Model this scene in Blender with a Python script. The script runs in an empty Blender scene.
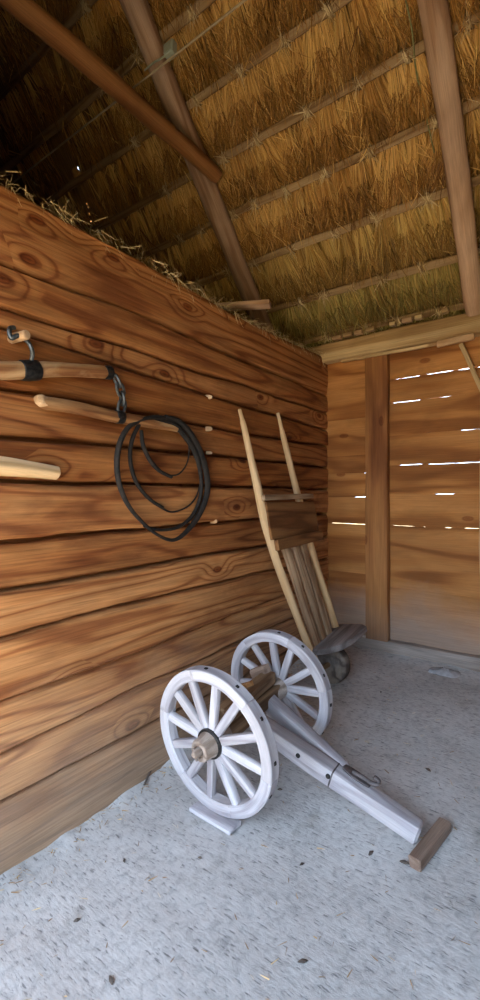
import bpy, math, random
import numpy as np
from mathutils import Vector, Matrix, noise as mnoise

random.seed(7)
RNG = np.random.default_rng(11)
SC = bpy.context.scene
COL = SC.collection

# ------------------------------------------------------------------ camera, sky, sun, exposure
cam_data = bpy.data.cameras.new('camera')
cam = bpy.data.objects.new('camera', cam_data)
COL.objects.link(cam)
cam.location = (0, 0, 1.5)
cam.rotation_euler = (math.radians(90), 0, math.radians(36.2))
cam_data.sensor_fit = 'VERTICAL'
cam_data.sensor_height = 36.0
cam_data.lens = 36.0 * 457.0 / 1000.0
cam_data.shift_y = -0.003
cam_data.clip_start = 0.02
SC.camera = cam

world = bpy.data.worlds.new('sky')
SC.world = world
world.use_nodes = True
_bg = world.node_tree.nodes['Background']
_bg.inputs[0].default_value = (0.62, 0.78, 1.0, 1)
_bg.inputs[1].default_value = 1.0

sun_data = bpy.data.lights.new('sun', 'SUN')
sun_data.energy = 4.2
sun_data.angle = math.radians(0.6)
sun_data.color = (1.0, 0.90, 0.74)
sun = bpy.data.objects.new('sun', sun_data)
COL.objects.link(sun)
sun.rotation_euler = Vector((-0.08, 0.33, -0.92)).to_track_quat('-Z', 'Y').to_euler()

# daylight of the open barn doorway: a sampling portal for the sky
DOOR = (-1.78, 0.65, -0.60, 2.6)       # x0, x1, y, height
por = bpy.data.lights.new('doorway_portal', 'AREA')
por.shape = 'RECTANGLE'
por.size = DOOR[1] - DOOR[0]
por.size_y = DOOR[3]
por.cycles.is_portal = True
po = bpy.data.objects.new('doorway_portal', por)
COL.objects.link(po)
po.location = ((DOOR[0] + DOOR[1]) / 2, DOOR[2], DOOR[3] / 2)
po.rotation_euler = (math.radians(90), 0, 0)

vs = SC.view_settings
vs.view_transform = 'Standard'
vs.look = 'None'
vs.gamma = 1.0
vs.use_curve_mapping = False
vs.exposure = 3.25
SC.cycles.max_bounces = 10
SC.cycles.diffuse_bounces = 6
SC.cycles.sample_clamp_indirect = 8.0

# ------------------------------------------------------------------ materials
def new_mat(name):
    m = bpy.data.materials.new(name)
    m.use_nodes = True
    nt = m.node_tree
    return m, nt, nt.nodes, nt.links, nt.nodes['Principled BSDF']

def ramp(ns, stops):
    r = ns.new('ShaderNodeValToRGB')
    el = r.color_ramp.elements
    while len(el) < len(stops):
        el.new(0.5)
    for e, (p, c) in zip(el, stops):
        e.position = p
        e.color = (*c, 1) if len(c) == 3 else c
    return r

def mix(ns, ln, blend, fac, a, b):
    n = ns.new('ShaderNodeMix')
    n.data_type = 'RGBA'
    n.blend_type = blend
    for sock, v in ((n.inputs[0], fac), (n.inputs[6], a), (n.inputs[7], b)):
        if isinstance(v, bpy.types.NodeSocket):
            ln.new(v, sock)
        elif isinstance(v, (int, float)):
            sock.default_value = v
        else:
            sock.default_value = (*v, 1)
    return n.outputs[2]

def noise_tex(ns, ln, vec, scale, detail=4, rough=0.55, dist=0.0, mapping=None):
    if mapping:
        mp = ns.new('ShaderNodeMapping')
        mp.inputs['Scale'].default_value = mapping
        ln.new(vec, mp.inputs[0])
        vec = mp.outputs[0]
    n = ns.new('ShaderNodeTexNoise')
    n.inputs['Scale'].default_value = scale
    n.inputs['Detail'].default_value = detail
    n.inputs['Roughness'].default_value = rough
    n.inputs['Distortion'].default_value = dist
    ln.new(vec, n.inputs['Vector'])
    return n.outputs['Fac']

def math_node(ns, ln, op, a, b=None):
    n = ns.new('ShaderNodeMath')
    n.operation = op
    for i, v in enumerate((a, b)):
        if v is None:
            continue
        if isinstance(v, bpy.types.NodeSocket):
            ln.new(v, n.inputs[i])
        else:
            n.inputs[i].default_value = v
    return n.outputs[0]

def wood(name, light, mid, dark, figure=7.0, along=0.55, across=4.5, tint=0.25, patch=None, patch_amt=0.0,
         knots=0.0, rough=0.75, fibre=0.35, bump=0.25, low_grey=None, ringw=0.35, t_lo=None, t_hi=None, kring=0.06):
    """Wood grain runs along the first axis of the 'gc' attribute (every piece stores its own)."""
    m, nt, ns, ln, bs = new_mat(name)
    at = ns.new('ShaderNodeAttribute'); at.attribute_name = 'gc'
    rn = ns.new('ShaderNodeAttribute'); rn.attribute_name = 'rnd'
    gc = at.outputs['Vector']
    f1 = noise_tex(ns, ln, gc, 1.0, 2.0, 0.42, 0.12, (along, across, across))
    kmask = None
    if knots:
        mp = ns.new('ShaderNodeMapping'); mp.inputs['Scale'].default_value = (2.1, 4.4, 4.4)
        ln.new(gc, mp.inputs[0])
        vo = ns.new('ShaderNodeTexVoronoi'); vo.voronoi_dimensions = '2D'; vo.inputs['Scale'].default_value = 1.0
        ln.new(mp.outputs[0], vo.inputs['Vector'])
        sc = ns.new('ShaderNodeSeparateColor'); ln.new(vo.outputs['Color'], sc.inputs[0])
        has = math_node(ns, ln, 'LESS_THAN', sc.outputs[0], 0.22)
        fall = ns.new('ShaderNodeMapRange'); fall.interpolation_type = 'SMOOTHSTEP'
        fall.inputs['From Min'].default_value = 0.0; fall.inputs['From Max'].default_value = 0.42
        fall.inputs['To Min'].default_value = kring; fall.inputs['To Max'].default_value = 0.0
        ln.new(vo.outputs['Distance'], fall.inputs['Value'])
        f1 = math_node(ns, ln, 'ADD', f1, math_node(ns, ln, 'MULTIPLY', fall.outputs[0], has))
        kmask = (vo, has)
    rings = math_node(ns, ln, 'SINE', math_node(ns, ln, 'MULTIPLY', f1, figure * 6.2832))
    rings01 = math_node(ns, ln, 'MULTIPLY_ADD', rings, 0.5)
    ns[-1].inputs[2].default_value = 0.5
    base = ramp(ns, [(0.0, dark), (ringw, mid), (1.0, light)])
    ln.new(rings01, base.inputs[0])
    fib = noise_tex(ns, ln, gc, 1.0, 5, 0.65, 0.0, (along * 7, across * 30, across * 30))
    fr = ramp(ns, [(0.3, (1 - fibre,) * 3), (0.7, (1 + fibre * 0.3,) * 3)])
    ln.new(fib, fr.inputs[0])
    c = mix(ns, ln, 'MULTIPLY', 1.0, base.outputs[0], fr.outputs[0])
    big = noise_tex(ns, ln, gc, 1.0, 3, 0.6, 0.6, (0.9, 2.6, 2.6))
    br = ramp(ns, [(0.3, (0.62, 0.55, 0.5)), (0.6, (1.08, 1.05, 1.0))])
    ln.new(big, br.inputs[0])
    c = mix(ns, ln, 'MULTIPLY', 0.8, c, br.outputs[0])
    if patch:
        p2 = noise_tex(ns, ln, gc, 1.0, 5, 0.65, 0.8, (1.3, 4.2, 4.2))
        pr = ramp(ns, [(0.50, (0, 0, 0)), (0.72, (patch_amt,) * 3)])
        ln.new(p2, pr.inputs[0])
        c = mix(ns, ln, 'MIX', pr.outputs[0], c, patch)
    if knots:
        kr = ramp(ns, [(0.0, (0.30, 0.17, 0.11)), (0.05, (0.55, 0.36, 0.24)), (0.07, (0.38, 0.23, 0.15)), (0.105, (1, 1, 1))])
        ln.new(kmask[0].outputs['Distance'], kr.inputs[0])
        c = mix(ns, ln, 'MULTIPLY', math_node(ns, ln, 'MULTIPLY', kmask[1], knots), c, kr.outputs[0])
    # every plank or log has its own tone
    tr = ramp(ns, [(0.0, t_lo or (1 - tint, 1 - tint * 1.05, 1 - tint * 1.1)), (1.0, t_hi or (1 + tint * 0.5,) * 3)])
    ln.new(rn.outputs['Fac'], tr.inputs[0])
    c = mix(ns, ln, 'MULTIPLY', 1.0, c, tr.outputs[0])
    if low_grey:      # boards near the ground are weathered and dusty, up to a wandering edge
        z0, z1, gcol, amt = low_grey
        ge = ns.new('ShaderNodeNewGeometry')
        sx = ns.new('ShaderNodeSeparateXYZ'); ln.new(ge.outputs['Position'], sx.inputs[0])
        w = noise_tex(ns, ln, ge.outputs['Position'], 2.2, 5, 0.65)
        zz = math_node(ns, ln, 'ADD', sx.outputs['Z'], math_node(ns, ln, 'MULTIPLY', math_node(ns, ln, 'SUBTRACT', w, 0.5), 0.5))
        mr = ns.new('ShaderNodeMapRange')
        mr.inputs['From Min'].default_value = z0; mr.inputs['From Max'].default_value = z1
        mr.inputs['To Min'].default_value = amt; mr.inputs['To Max'].default_value = 0.0
        ln.new(zz, mr.inputs['Value'])
        gm = mix(ns, ln, 'MULTIPLY', 0.8, gcol, fr.outputs[0])
        c = mix(ns, ln, 'MIX', mr.outputs[0], c, gm)
    ln.new(c, bs.inputs['Base Color'])
    bs.inputs['Roughness'].default_value = rough
    bs.inputs['Specular IOR Level'].default_value = 0.25
    bp = ns.new('ShaderNodeBump'); bp.inputs['Strength'].default_value = bump; bp.inputs['Distance'].default_value = 0.01
    hsum = math_node(ns, ln, 'ADD', math_node(ns, ln, 'MULTIPLY', rings01, 0.35), fib)
    ln.new(hsum, bp.inputs['Height'])
    ln.new(bp.outputs[0], bs.inputs['Normal'])
    return m

def plain(name, c0, c1, scale=30, rough=0.6, metal=0.0, bump=0.3, spec=0.4):
    m, nt, ns, ln, bs = new_mat(name)
    tc = ns.new('ShaderNodeTexCoord')
    n = noise_tex(ns, ln, tc.outputs['Object'], scale, 5, 0.6)
    r = ramp(ns, [(0.35, c0), (0.68, c1)])
    ln.new(n, r.inputs[0]); ln.new(r.outputs[0], bs.inputs['Base Color'])
    bs.inputs['Roughness'].default_value = rough
    bs.inputs['Metallic'].default_value = metal
    bs.inputs['Specular IOR Level'].default_value = spec
    bp = ns.new('ShaderNodeBump'); bp.inputs['Strength'].default_value = bump; bp.inputs['Distance'].default_value = 0.004
    ln.new(n, bp.inputs['Height']); ln.new(bp.outputs[0], bs.inputs['Normal'])
    return m

M = {}
M['log'] = wood('hewn_log_wood', (0.56, 0.235, 0.066), (0.49, 0.185, 0.047), (0.29, 0.09, 0.021), figure=13, along=0.34, across=3.2,
                tint=0.30, patch=(0.17, 0.05, 0.013), patch_amt=0.75, knots=1.0, kring=0.17, bump=0.4, ringw=0.22, fibre=0.42,
                t_lo=(0.66, 0.58, 0.52), t_hi=(1.34, 1.60, 2.25),
                low_grey=(0.15, 0.72, (0.34, 0.25, 0.175), 0.8))
M['plank'] = wood('back_plank_wood', (0.56, 0.255, 0.078), (0.49, 0.205, 0.055), (0.31, 0.115, 0.028), figure=3.5, along=0.5, across=4.0,
                  tint=0.18, patch=(0.23, 0.10, 0.03), patch_amt=0.55, knots=0.7, fibre=0.22,
                  low_grey=(0.40, 0.78, (0.36, 0.27, 0.21), 0.8))
M['beam'] = wood('squared_beam_wood', (0.68, 0.49, 0.26), (0.60, 0.41, 0.20), (0.44, 0.27, 0.12), figure=3.0, along=0.5, across=6, tint=0.15, knots=0.6)
M['post'] = wood('post_wood', (0.42, 0.185, 0.06), (0.35, 0.142, 0.045), (0.23, 0.083, 0.026), figure=3.0, along=0.5, across=6, tint=0.15, knots=0.6,
                 low_grey=(0.25, 0.7, (0.26, 0.19, 0.14), 0.6))
M['sill'] = wood('sill_wood', (0.40, 0.35, 0.32), (0.34, 0.29, 0.26), (0.24, 0.19, 0.16), figure=3.0, along=0.6, across=6, tint=0.1)
M['rafter'] = wood('rafter_pole_wood', (0.60, 0.40, 0.27), (0.52, 0.325, 0.205), (0.36, 0.20, 0.11), figure=3.2, along=0.8, across=9, tint=0.2, patch=(0.34, 0.19, 0.10), patch_amt=0.7, knots=0.5)
M['batten'] = wood('batten_wood', (0.46, 0.31, 0.16), (0.37, 0.23, 0.105), (0.24, 0.135, 0.055), figure=3.0, along=1.0, across=14, tint=0.25)
M['white'] = wood('limewashed_wood', (0.60, 0.60, 0.655), (0.54, 0.54, 0.60), (0.40, 0.39, 0.44), figure=3.5, along=1.2, across=12, tint=0.16,
                  patch=(0.36, 0.32, 0.31), patch_amt=0.5, fibre=0.25, rough=0.7, bump=0.3)
M['hub'] = wood('hub_wood', (0.52, 0.45, 0.41), (0.44, 0.37, 0.32), (0.27, 0.21, 0.17), figure=3, along=2, across=14, tint=0.1, patch=(0.2, 0.15, 0.12), patch_amt=0.7)
M['brown'] = wood('axle_wood', (0.40, 0.27, 0.16), (0.31, 0.20, 0.115), (0.18, 0.10, 0.05), figure=3, along=1.5, across=12, tint=0.15, patch=(0.14, 0.09, 0.06), patch_amt=0.5)
M['pale'] = wood('peeled_pole_wood', (0.80, 0.58, 0.34), (0.74, 0.51, 0.28), (0.54, 0.34, 0.16), figure=2.5, along=1.0, across=14, tint=0.12, patch=(0.48, 0.29, 0.12), patch_amt=0.5, fibre=0.2)
M['stick'] = wood('swingletree_wood', (0.52, 0.29, 0.13), (0.43, 0.21, 0.08), (0.27, 0.11, 0.04), figure=3, along=1.5, across=14, tint=0.15, patch=(0.62, 0.42, 0.22), patch_amt=0.9)
M['slat'] = wood('barrow_slat_wood', (0.60, 0.43, 0.28), (0.52, 0.36, 0.22), (0.34, 0.21, 0.12), figure=3, along=0.9, across=12, tint=0.2)
M['dark_board'] = wood('barrow_crossboard_wood', (0.31, 0.15, 0.055), (0.25, 0.11, 0.038), (0.15, 0.06, 0.02), figure=3, along=0.9, across=10, tint=0.12)
M['grey_board'] = wood('grey_headboard_wood', (0.36, 0.33, 0.33), (0.29, 0.265, 0.265), (0.19, 0.165, 0.16), figure=3, along=1.0, across=10, tint=0.1)
M['disc'] = wood('barrow_wheel_wood', (0.25, 0.21, 0.175), (0.17, 0.14, 0.12), (0.09, 0.07, 0.06), figure=3, along=1.5, across=10, tint=0.1, patch=(0.45, 0.42, 0.40), patch_amt=0.5)
M['block'] = wood('offcut_wood', (0.40, 0.30, 0.24), (0.34, 0.25, 0.20), (0.25, 0.17, 0.13), figure=3, along=1.0, across=10, tint=0.1)
M['chip'] = wood('dark_chip_wood', (0.17, 0.14, 0.12), (0.12, 0.10, 0.09), (0.07, 0.055, 0.05), figure=2, along=3, across=20, tint=0.1)
M['palechip'] = wood('pale_peg_wood', (0.74, 0.50, 0.30), (0.66, 0.42, 0.23), (0.5, 0.3, 0.15), figure=2, along=3, across=20, tint=0.1)
M['shell'] = wood('outer_wall_wood', (0.12, 0.07, 0.035), (0.09, 0.05, 0.025), (0.06, 0.03, 0.015), figure=3, along=0.5, across=4, tint=0.1)  # dark tone chosen so the unseen walls bounce little light
M['iron'] = plain('black_iron', (0.018, 0.018, 0.019), (0.06, 0.055, 0.05), 60, 0.5, 0.75)
M['oldiron'] = plain('worn_iron', (0.07, 0.075, 0.075), (0.16, 0.165, 0.16), 50, 0.45, 0.8)
M['rubber'] = plain('black_leather', (0.010, 0.009, 0.008), (0.030, 0.022, 0.017), 40, 0.7, spec=0.25)
M['strap'] = plain('brown_black_leather', (0.045, 0.038, 0.04), (0.12, 0.10, 0.10), 40, 0.55)
M['cable'] = plain('faded_cable', (0.42, 0.31, 0.17), (0.52, 0.40, 0.24), 20, 0.6)
M['plastic'] = plain('grey_green_plastic', (0.36, 0.37, 0.27), (0.44, 0.45, 0.34), 20, 0.5)
M['twine'] = plain('green_twine', (0.16, 0.15, 0.05), (0.30, 0.27, 0.11), 40, 0.8)
M['clod'] = plain('pale_clod', (0.34, 0.34, 0.35), (0.48, 0.48, 0.50), 30, 0.9)

def straw_mat(name, dark, mid, light, green=(0.20, 0.20, 0.05)):
    m, nt, ns, ln, bs = new_mat(name)
    rn = ns.new('ShaderNodeAttribute'); rn.attribute_name = 'rnd'
    tn = ns.new('ShaderNodeAttribute'); tn.attribute_name = 'tone'
    r = ramp(ns, [(0.0, dark), (0.5, mid), (1.0, light)])
    ln.new(rn.outputs['Fac'], r.inputs[0])
    g = ramp(ns, [(0.0, tuple(v * 0.45 for v in green)), (1.0, tuple(min(1, v * 1.5) for v in green))])
    ln.new(rn.outputs['Fac'], g.inputs[0])
    c = mix(ns, ln, 'MIX', tn.outputs['Fac'], r.outputs[0], g.outputs[0])
    ln.new(c, bs.inputs['Base Color'])
    bs.inputs['Roughness'].default_value = 0.55
    bs.inputs['Specular IOR Level'].default_value = 0.3
    return m

M['straw'] = straw_mat('thatch_straw', (0.11, 0.042, 0.008), (0.50, 0.235, 0.05), (0.90, 0.58, 0.19))
M['wisp'] = straw_mat('loose_straw', (0.22, 0.12, 0.05), (0.48, 0.32, 0.14), (0.74, 0.58, 0.32))

def thatch_bed_mat():
    m, nt, ns, ln, bs = new_mat('thatch_bed')
    at = ns.new('ShaderNodeAttribute'); at.attribute_name = 'gc'
    st = noise_tex(ns, ln, at.outputs['Vector'], 1.0, 5, 0.6, 0.3, (3.0, 90.0, 1.0))
    r = ramp(ns, [(0.28, (0.06, 0.025, 0.006)), (0.5, (0.25, 0.125, 0.03)), (0.72, (0.48, 0.28, 0.08))])
    ln.new(st, r.inputs[0]); ln.new(r.outputs[0], bs.inputs['Base Color'])
    bs.inputs['Roughness'].default_value = 0.8
    bp = ns.new('ShaderNodeBump'); bp.inputs['Strength'].default_value = 0.8; bp.inputs['Distance'].default_value = 0.02
    ln.new(st, bp.inputs['Height']); ln.new(bp.outputs[0], bs.inputs['Normal'])
    return m
M['bed'] = thatch_bed_mat()

def floor_mat():
    m, nt, ns, ln, bs = new_mat('trodden_earth')
    tc = ns.new('ShaderNodeTexCoord'); v = tc.outputs['Object']
    a = noise_tex(ns, ln, v, 1.3, 5, 0.6, 0.4)
    r = ramp(ns, [(0.3, (0.44, 0.43, 0.42)), (0.5, (0.525, 0.515, 0.505)), (0.72, (0.60, 0.59, 0.58))])
    ln.new(a, r.inputs[0])
    f = noise_tex(ns, ln, v, 28, 6, 0.7, 0.5)
    fr = ramp(ns, [(0.32, (0.66, 0.66, 0.67)), (0.5, (1, 1, 1)), (0.75, (1.13, 1.13, 1.12))])
    ln.new(f, fr.inputs[0])
    c = mix(ns, ln, 'MULTIPLY', 0.85, r.outputs[0], fr.outputs[0])
    # short straw prints and scuffs in two directions
    hs = []
    for rot, sc in ((0.5, (17, 85, 1)), (2.1, (19, 80, 1)), (1.2, (18, 95, 1))):
        mp = ns.new('ShaderNodeMapping'); mp.inputs['Rotation'].default_value = (0, 0, rot); mp.inputs['Scale'].default_value = sc
        ln.new(v, mp.inputs[0])
        n = ns.new('ShaderNodeTexNoise'); n.inputs['Scale'].default_value = 1.0; n.inputs['Detail'].default_value = 2.0
        ln.new(mp.outputs[0], n.inputs['Vector'])
        hs.append(n.outputs['Fac'])
        rr = ramp(ns, [(0.64, (1, 1, 1)), (0.71, (0.45, 0.45, 0.46))])
        ln.new(n.outputs['Fac'], rr.inputs[0])
        c = mix(ns, ln, 'MULTIPLY', 0.85, c, rr.outputs[0])
    # sparse dirt stains
    d = noise_tex(ns, ln, v, 4.5, 4, 0.6, 0.2)
    dr = ramp(ns, [(0.60, (1, 1, 1)), (0.78, (0.72, 0.70, 0.66))])
    ln.new(d, dr.inputs[0])
    c = mix(ns, ln, 'MULTIPLY', 1.0, c, dr.outputs[0])
    ln.new(c, bs.inputs['Base Color'])
    bs.inputs['Roughness'].default_value = 0.92
    bs.inputs['Specular IOR Level'].default_value = 0.15
    bp = ns.new('ShaderNodeBump'); bp.inputs['Strength'].default_value = 0.38; bp.inputs['Distance'].default_value = 0.008
    hh = math_node(ns, ln, 'SUBTRACT', f, math_node(ns, ln, 'MULTIPLY', math_node(ns, ln, 'ADD', hs[0], math_node(ns, ln, 'ADD', hs[1], hs[2])), 0.28))
    ln.new(hh, bp.inputs['Height']); ln.new(bp.outputs[0], bs.inputs['Normal'])
    return m
M['floor'] = floor_mat()
M['ground'] = plain('grassy_yard', (0.17, 0.13, 0.06), (0.27, 0.205, 0.095), 3, 0.95)

# ------------------------------------------------------------------ mesh helpers
class MB:
    """Collects verts/faces of ONE mesh with a grain coordinate and a random tone per vertex."""
    def __init__(s):
        s.v = []; s.f = []; s.g = []; s.r = []; s.smooth = []
    def add(s, verts, faces, gcs, rnd, smooth=True):
        o = len(s.v)
        s.v += [tuple(p) for p in verts]; s.g += [tuple(p) for p in gcs]; s.r += [rnd] * len(verts)
        s.f += [tuple(i + o for i in f) for f in faces]; s.smooth += [smooth] * len(faces)
    def build(s, name, mat, parent=None, origin=None, angle=35):
        me = bpy.data.meshes.new(name)
        o = Vector(origin) if origin is not None else Vector((0, 0, 0))
        me.from_pydata([tuple(Vector(p) - o) for p in s.v], [], s.f)
        me.polygons.foreach_set('use_smooth', s.smooth)
        a = me.attributes.new('gc', 'FLOAT_VECTOR', 'POINT')
        a.data.foreach_set('vector', np.array(s.g, dtype=np.float32).ravel())
        b = me.attributes.new('rnd', 'FLOAT', 'POINT')
        b.data.foreach_set('value', np.array(s.r, dtype=np.float32))
        me.materials.append(mat)
        try:
            me.set_sharp_from_angle(angle=math.radians(angle))
        except Exception:
            pass
        me.update()
        ob = bpy.data.objects.new(name, me)
        COL.objects.link(ob)
        if parent is not None:
            ob.parent = parent
            ob.location = o - PW(parent)
        else:
            ob.location = o
        return ob

def PW(ob):
    p = Vector(ob.location)
    while ob.parent:
        ob = ob.parent
        p += Vector(ob.location)
    return p

def tag(o, label, cat, group=None, kind=None):
    o['label'] = label; o['category'] = cat
    if group: o['group'] = group
    if kind: o['kind'] = kind
    return o

def thing(name, label, cat, loc, group=None):
    o = bpy.data.objects.new(name, None); COL.objects.link(o)
    o.location = loc; o.empty_display_size = 0.1
    return tag(o, label, cat, group)

def nz(x, y=0.0, z=0.0):
    return mnoise.noise(Vector((x, y, z)))

def roundrect(w, h, c, n=2):
    w, h = w / 2, h / 2
    c = min(c, w * 0.98, h * 0.98)
    pts = []
    for (sx, sy, a0) in ((1, 1, 0), (-1, 1, 90), (-1, -1, 180), (1, -1, 270)):
        for k in range(n + 1):
            a = math.radians(a0 + 90 * k / n)
            pts.append((sx * (w - c) + c * math.cos(a), sy * (h - c) + c * math.sin(a)))
    return pts

def sweep(mb, path, size, up=(0, 0, 1), kind='rect', chamfer=0.006, jit=0.0, rnd=None, n=14, seed=None, closed=False, cap_in=0.004):
    """Sweep a rounded rectangle or an ellipse along a path. size: (w,h), radius, or list of them per point. w lies across `up`."""
    P = [Vector(p) for p in path]
    N = len(P)
    if rnd is None: rnd = random.random()
    if seed is None: seed = random.random() * 50
    sizes = size if isinstance(size, list) else [size] * N
    sizes = [(s * 2, s * 2) if isinstance(s, (int, float)) else s for s in sizes]
    up = Vector(up)
    rings = []; gcs = []; L = 0.0
    off = (seed * 1.7, seed * 0.9, seed * 2.3)
    m = 0
    stations = []
    for i in range(N):
        if closed: t = P[(i + 1) % N] - P[i - 1]
        else: t = P[min(i + 1, N - 1)] - P[max(i - 1, 0)]
        t.normalize()
        side = t.cross(up)
        if side.length < 1e-5: side = t.cross(Vector((1, 0, 0.01)))
        side.normalize(); u2 = side.cross(t).normalized()
        if i: L += (P[i] - P[i - 1]).length
        stations.append((P[i], t, side, u2, sizes[i], L))
    st = list(stations)
    def prof(s, shrink):
        w, h = s
        if kind == 'round':
            return [((w / 2 - shrink) * math.cos(2 * math.pi * k / n), (h / 2 - shrink) * math.sin(2 * math.pi * k / n)) for k in range(n)]
        return roundrect(max(w - 2 * shrink, w * 0.3), max(h - 2 * shrink, h * 0.3), max(chamfer - shrink * 0.5, 0.0008))
    if not closed:
        a, b = st[0], st[-1]
        ci = min(cap_in, 0.4 * (st[1][0] - st[0][0]).length)
        st = [(a[0], a[1], a[2], a[3], a[4], a[5], cap_in)] + [(a[0] + a[1] * ci, a[1], a[2], a[3], a[4], a[5] + ci, 0)] + \
             [(*s, 0) for s in st[1:-1]] + [(b[0] - b[1] * ci, b[1], b[2], b[3], b[4], b[5] - ci, 0), (b[0], b[1], b[2], b[3], b[4], b[5], cap_in)]
    else:
        st = [(*s, 0) for s in st]
    for (p, t, sd, u2, s, l, shr) in st:
        pr = prof(s, shr); m = len(pr)
        for k, (x, y) in enumerate(pr):
            j = 1.0
            jx = jy = 0.0
            if jit:
                jx = jit * nz(l * 3 + seed, k * 0.35, seed); jy = jit * nz(l * 3 + seed + 9, k * 0.35, seed + 3)
            rings.append(p + sd * (x + jx) + u2 * (y + jy))
            gcs.append((l + off[0], x + off[1], y + off[2]))
    faces = []
    R = len(st)
    for i in range(R if closed else R - 1):
        i2 = (i + 1) % R
        for k in range(m):
            k2 = (k + 1) % m
            faces.append((i * m + k, i * m + k2, i2 * m + k2, i2 * m + k))
    if not closed:
        faces.append(tuple(range(m - 1, -1, -1)))
        faces.append(tuple((R - 1) * m + k for k in range(m)))
    mb.add(rings, faces, gcs, rnd, True)

def lerp_path(a, b, n, wob=0.0, seed=0.0):
    a = Vector(a); b = Vector(b)
    out = []
    for i in range(n + 1):
        t = i / n
        p = a.lerp(b, t)
        if wob:
            e = math.sin(math.pi * t) ** 0.5 if 0 < t < 1 else 0
            p += Vector((nz(t * 2.5 + seed, 1.3), nz(t * 2.5 + seed, 5.1), nz(t * 2.5 + seed, 9.7))) * wob * e
        out.append(p)
    return out

def catmull(pts, n=8):
    P = [Vector(p) for p in pts]
    P = [P[0] * 2 - P[1]] + P + [P[-1] * 2 - P[-2]]
    out = []
    for i in range(1, len(P) - 2):
        for k in range(n):
            t = k / n
            a, b, c, d = P[i - 1], P[i], P[i + 1], P[i + 2]
            out.append(0.5 * ((2 * b) + (c - a) * t + (2 * a - 5 * b + 4 * c - d) * t * t + (3 * b - a - 3 * c + d) * t ** 3))
    out.append(P[-2])
    return out

def lathe(mb, c, axis, prof, n=32, rnd=None, up=(0, 0, 1), seed=None):
    """prof: list of (distance along axis, radius)."""
    if rnd is None: rnd = random.random()
    if seed is None: seed = random.random() * 30
    c = Vector(c); ax = Vector(axis).normalized()
    u = ax.cross(Vector(up)).normalized(); w = ax.cross(u)
    vs_, g, f = [], [], []
    for (d, r) in prof:
        for k in range(n):
            a = 2 * math.pi * k / n
            vs_.append(c + ax * d + (u * math.cos(a) + w * math.sin(a)) * r)
            g.append((d + seed, r * math.cos(a) + seed * 1.3, r * math.sin(a) + seed * .7))
    for i in range(len(prof) - 1):
        for k in range(n):
            k2 = (k + 1) % n
            f.append((i * n + k, i * n + k2, (i + 1) * n + k2, (i + 1) * n + k))
    f.append(tuple(range(n - 1, -1, -1))); f.append(tuple((len(prof) - 1) * n + k for k in range(n)))
    mb.add(vs_, f, g, rnd, True)

def interp(x, xs, ys):
    return float(np.interp(x, xs, ys))

def ribbons(name, mat, roots, dirs, lens, widths, bend, rnd, tone, parent=None):
    """Many thin three-row straw blades in one mesh."""
    n = len(roots)
    roots = np.asarray(roots, float); dirs = np.asarray(dirs, float)
    dirs /= np.linalg.norm(dirs, axis=1, keepdims=True)
    rv = RNG.normal(size=(n, 3))
    wv = np.cross(dirs, rv); wv /= np.linalg.norm(wv, axis=1, keepdims=True)
    L = np.asarray(lens)[:, None]; W = np.asarray(widths)[:, None] * 0.5
    mid = roots + dirs * L * 0.5 + bend * 0.35
    tip = roots + dirs * L + bend
    V = np.stack([roots - wv * W, roots + wv * W, mid - wv * W, mid + wv * W, tip - wv * W * 0.35, tip + wv * W * 0.35], axis=1).reshape(-1, 3)
    me = bpy.data.meshes.new(name)
    me.vertices.add(n * 6); me.vertices.foreach_set('co', V.astype(np.float32).ravel())
    base = (np.arange(n) * 6)[:, None]
    F = np.concatenate([base + np.array([[0, 1, 3, 2]]), base + np.array([[2, 3, 5, 4]])], axis=1).reshape(-1)
    me.loops.add(n * 8); me.loops.foreach_set('vertex_index', F.astype(np.int32))
    me.polygons.add(n * 2)
    me.polygons.foreach_set('loop_start', (np.arange(n * 2) * 4).astype(np.int32))
    me.update(calc_edges=True)
    for nm, val in (('rnd', rnd), ('tone', tone)):
        a = me.attributes.new(nm, 'FLOAT', 'POINT')
        a.data.foreach_set('value', np.repeat(np.asarray(val, dtype=np.float32), 6))
    me.materials.append(mat)
    ob = bpy.data.objects.new(name, me); COL.objects.link(ob)
    if parent is not None: ob.parent = parent
    return ob

# ------------------------------------------------------------------ room constants
XL = -1.825           # face of the log wall
YB = 3.86             # face of the back wall
XR = 2.4              # right wall
XG = -4.7             # far left gable
YF = -0.60            # front wall
RIDGE_Y = 1.0
SL = 1.07             # roof slope
Z_EAVE = 2.90
TH = math.atan(SL)
def roof_z(y): return Z_EAVE + SL * (YB - y)
def floor_z(y, k=0.15):
    t = (y - 1.5) / k
    return 0.088 * k * (t if t > 30 else math.log1p(math.exp(t)))

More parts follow.
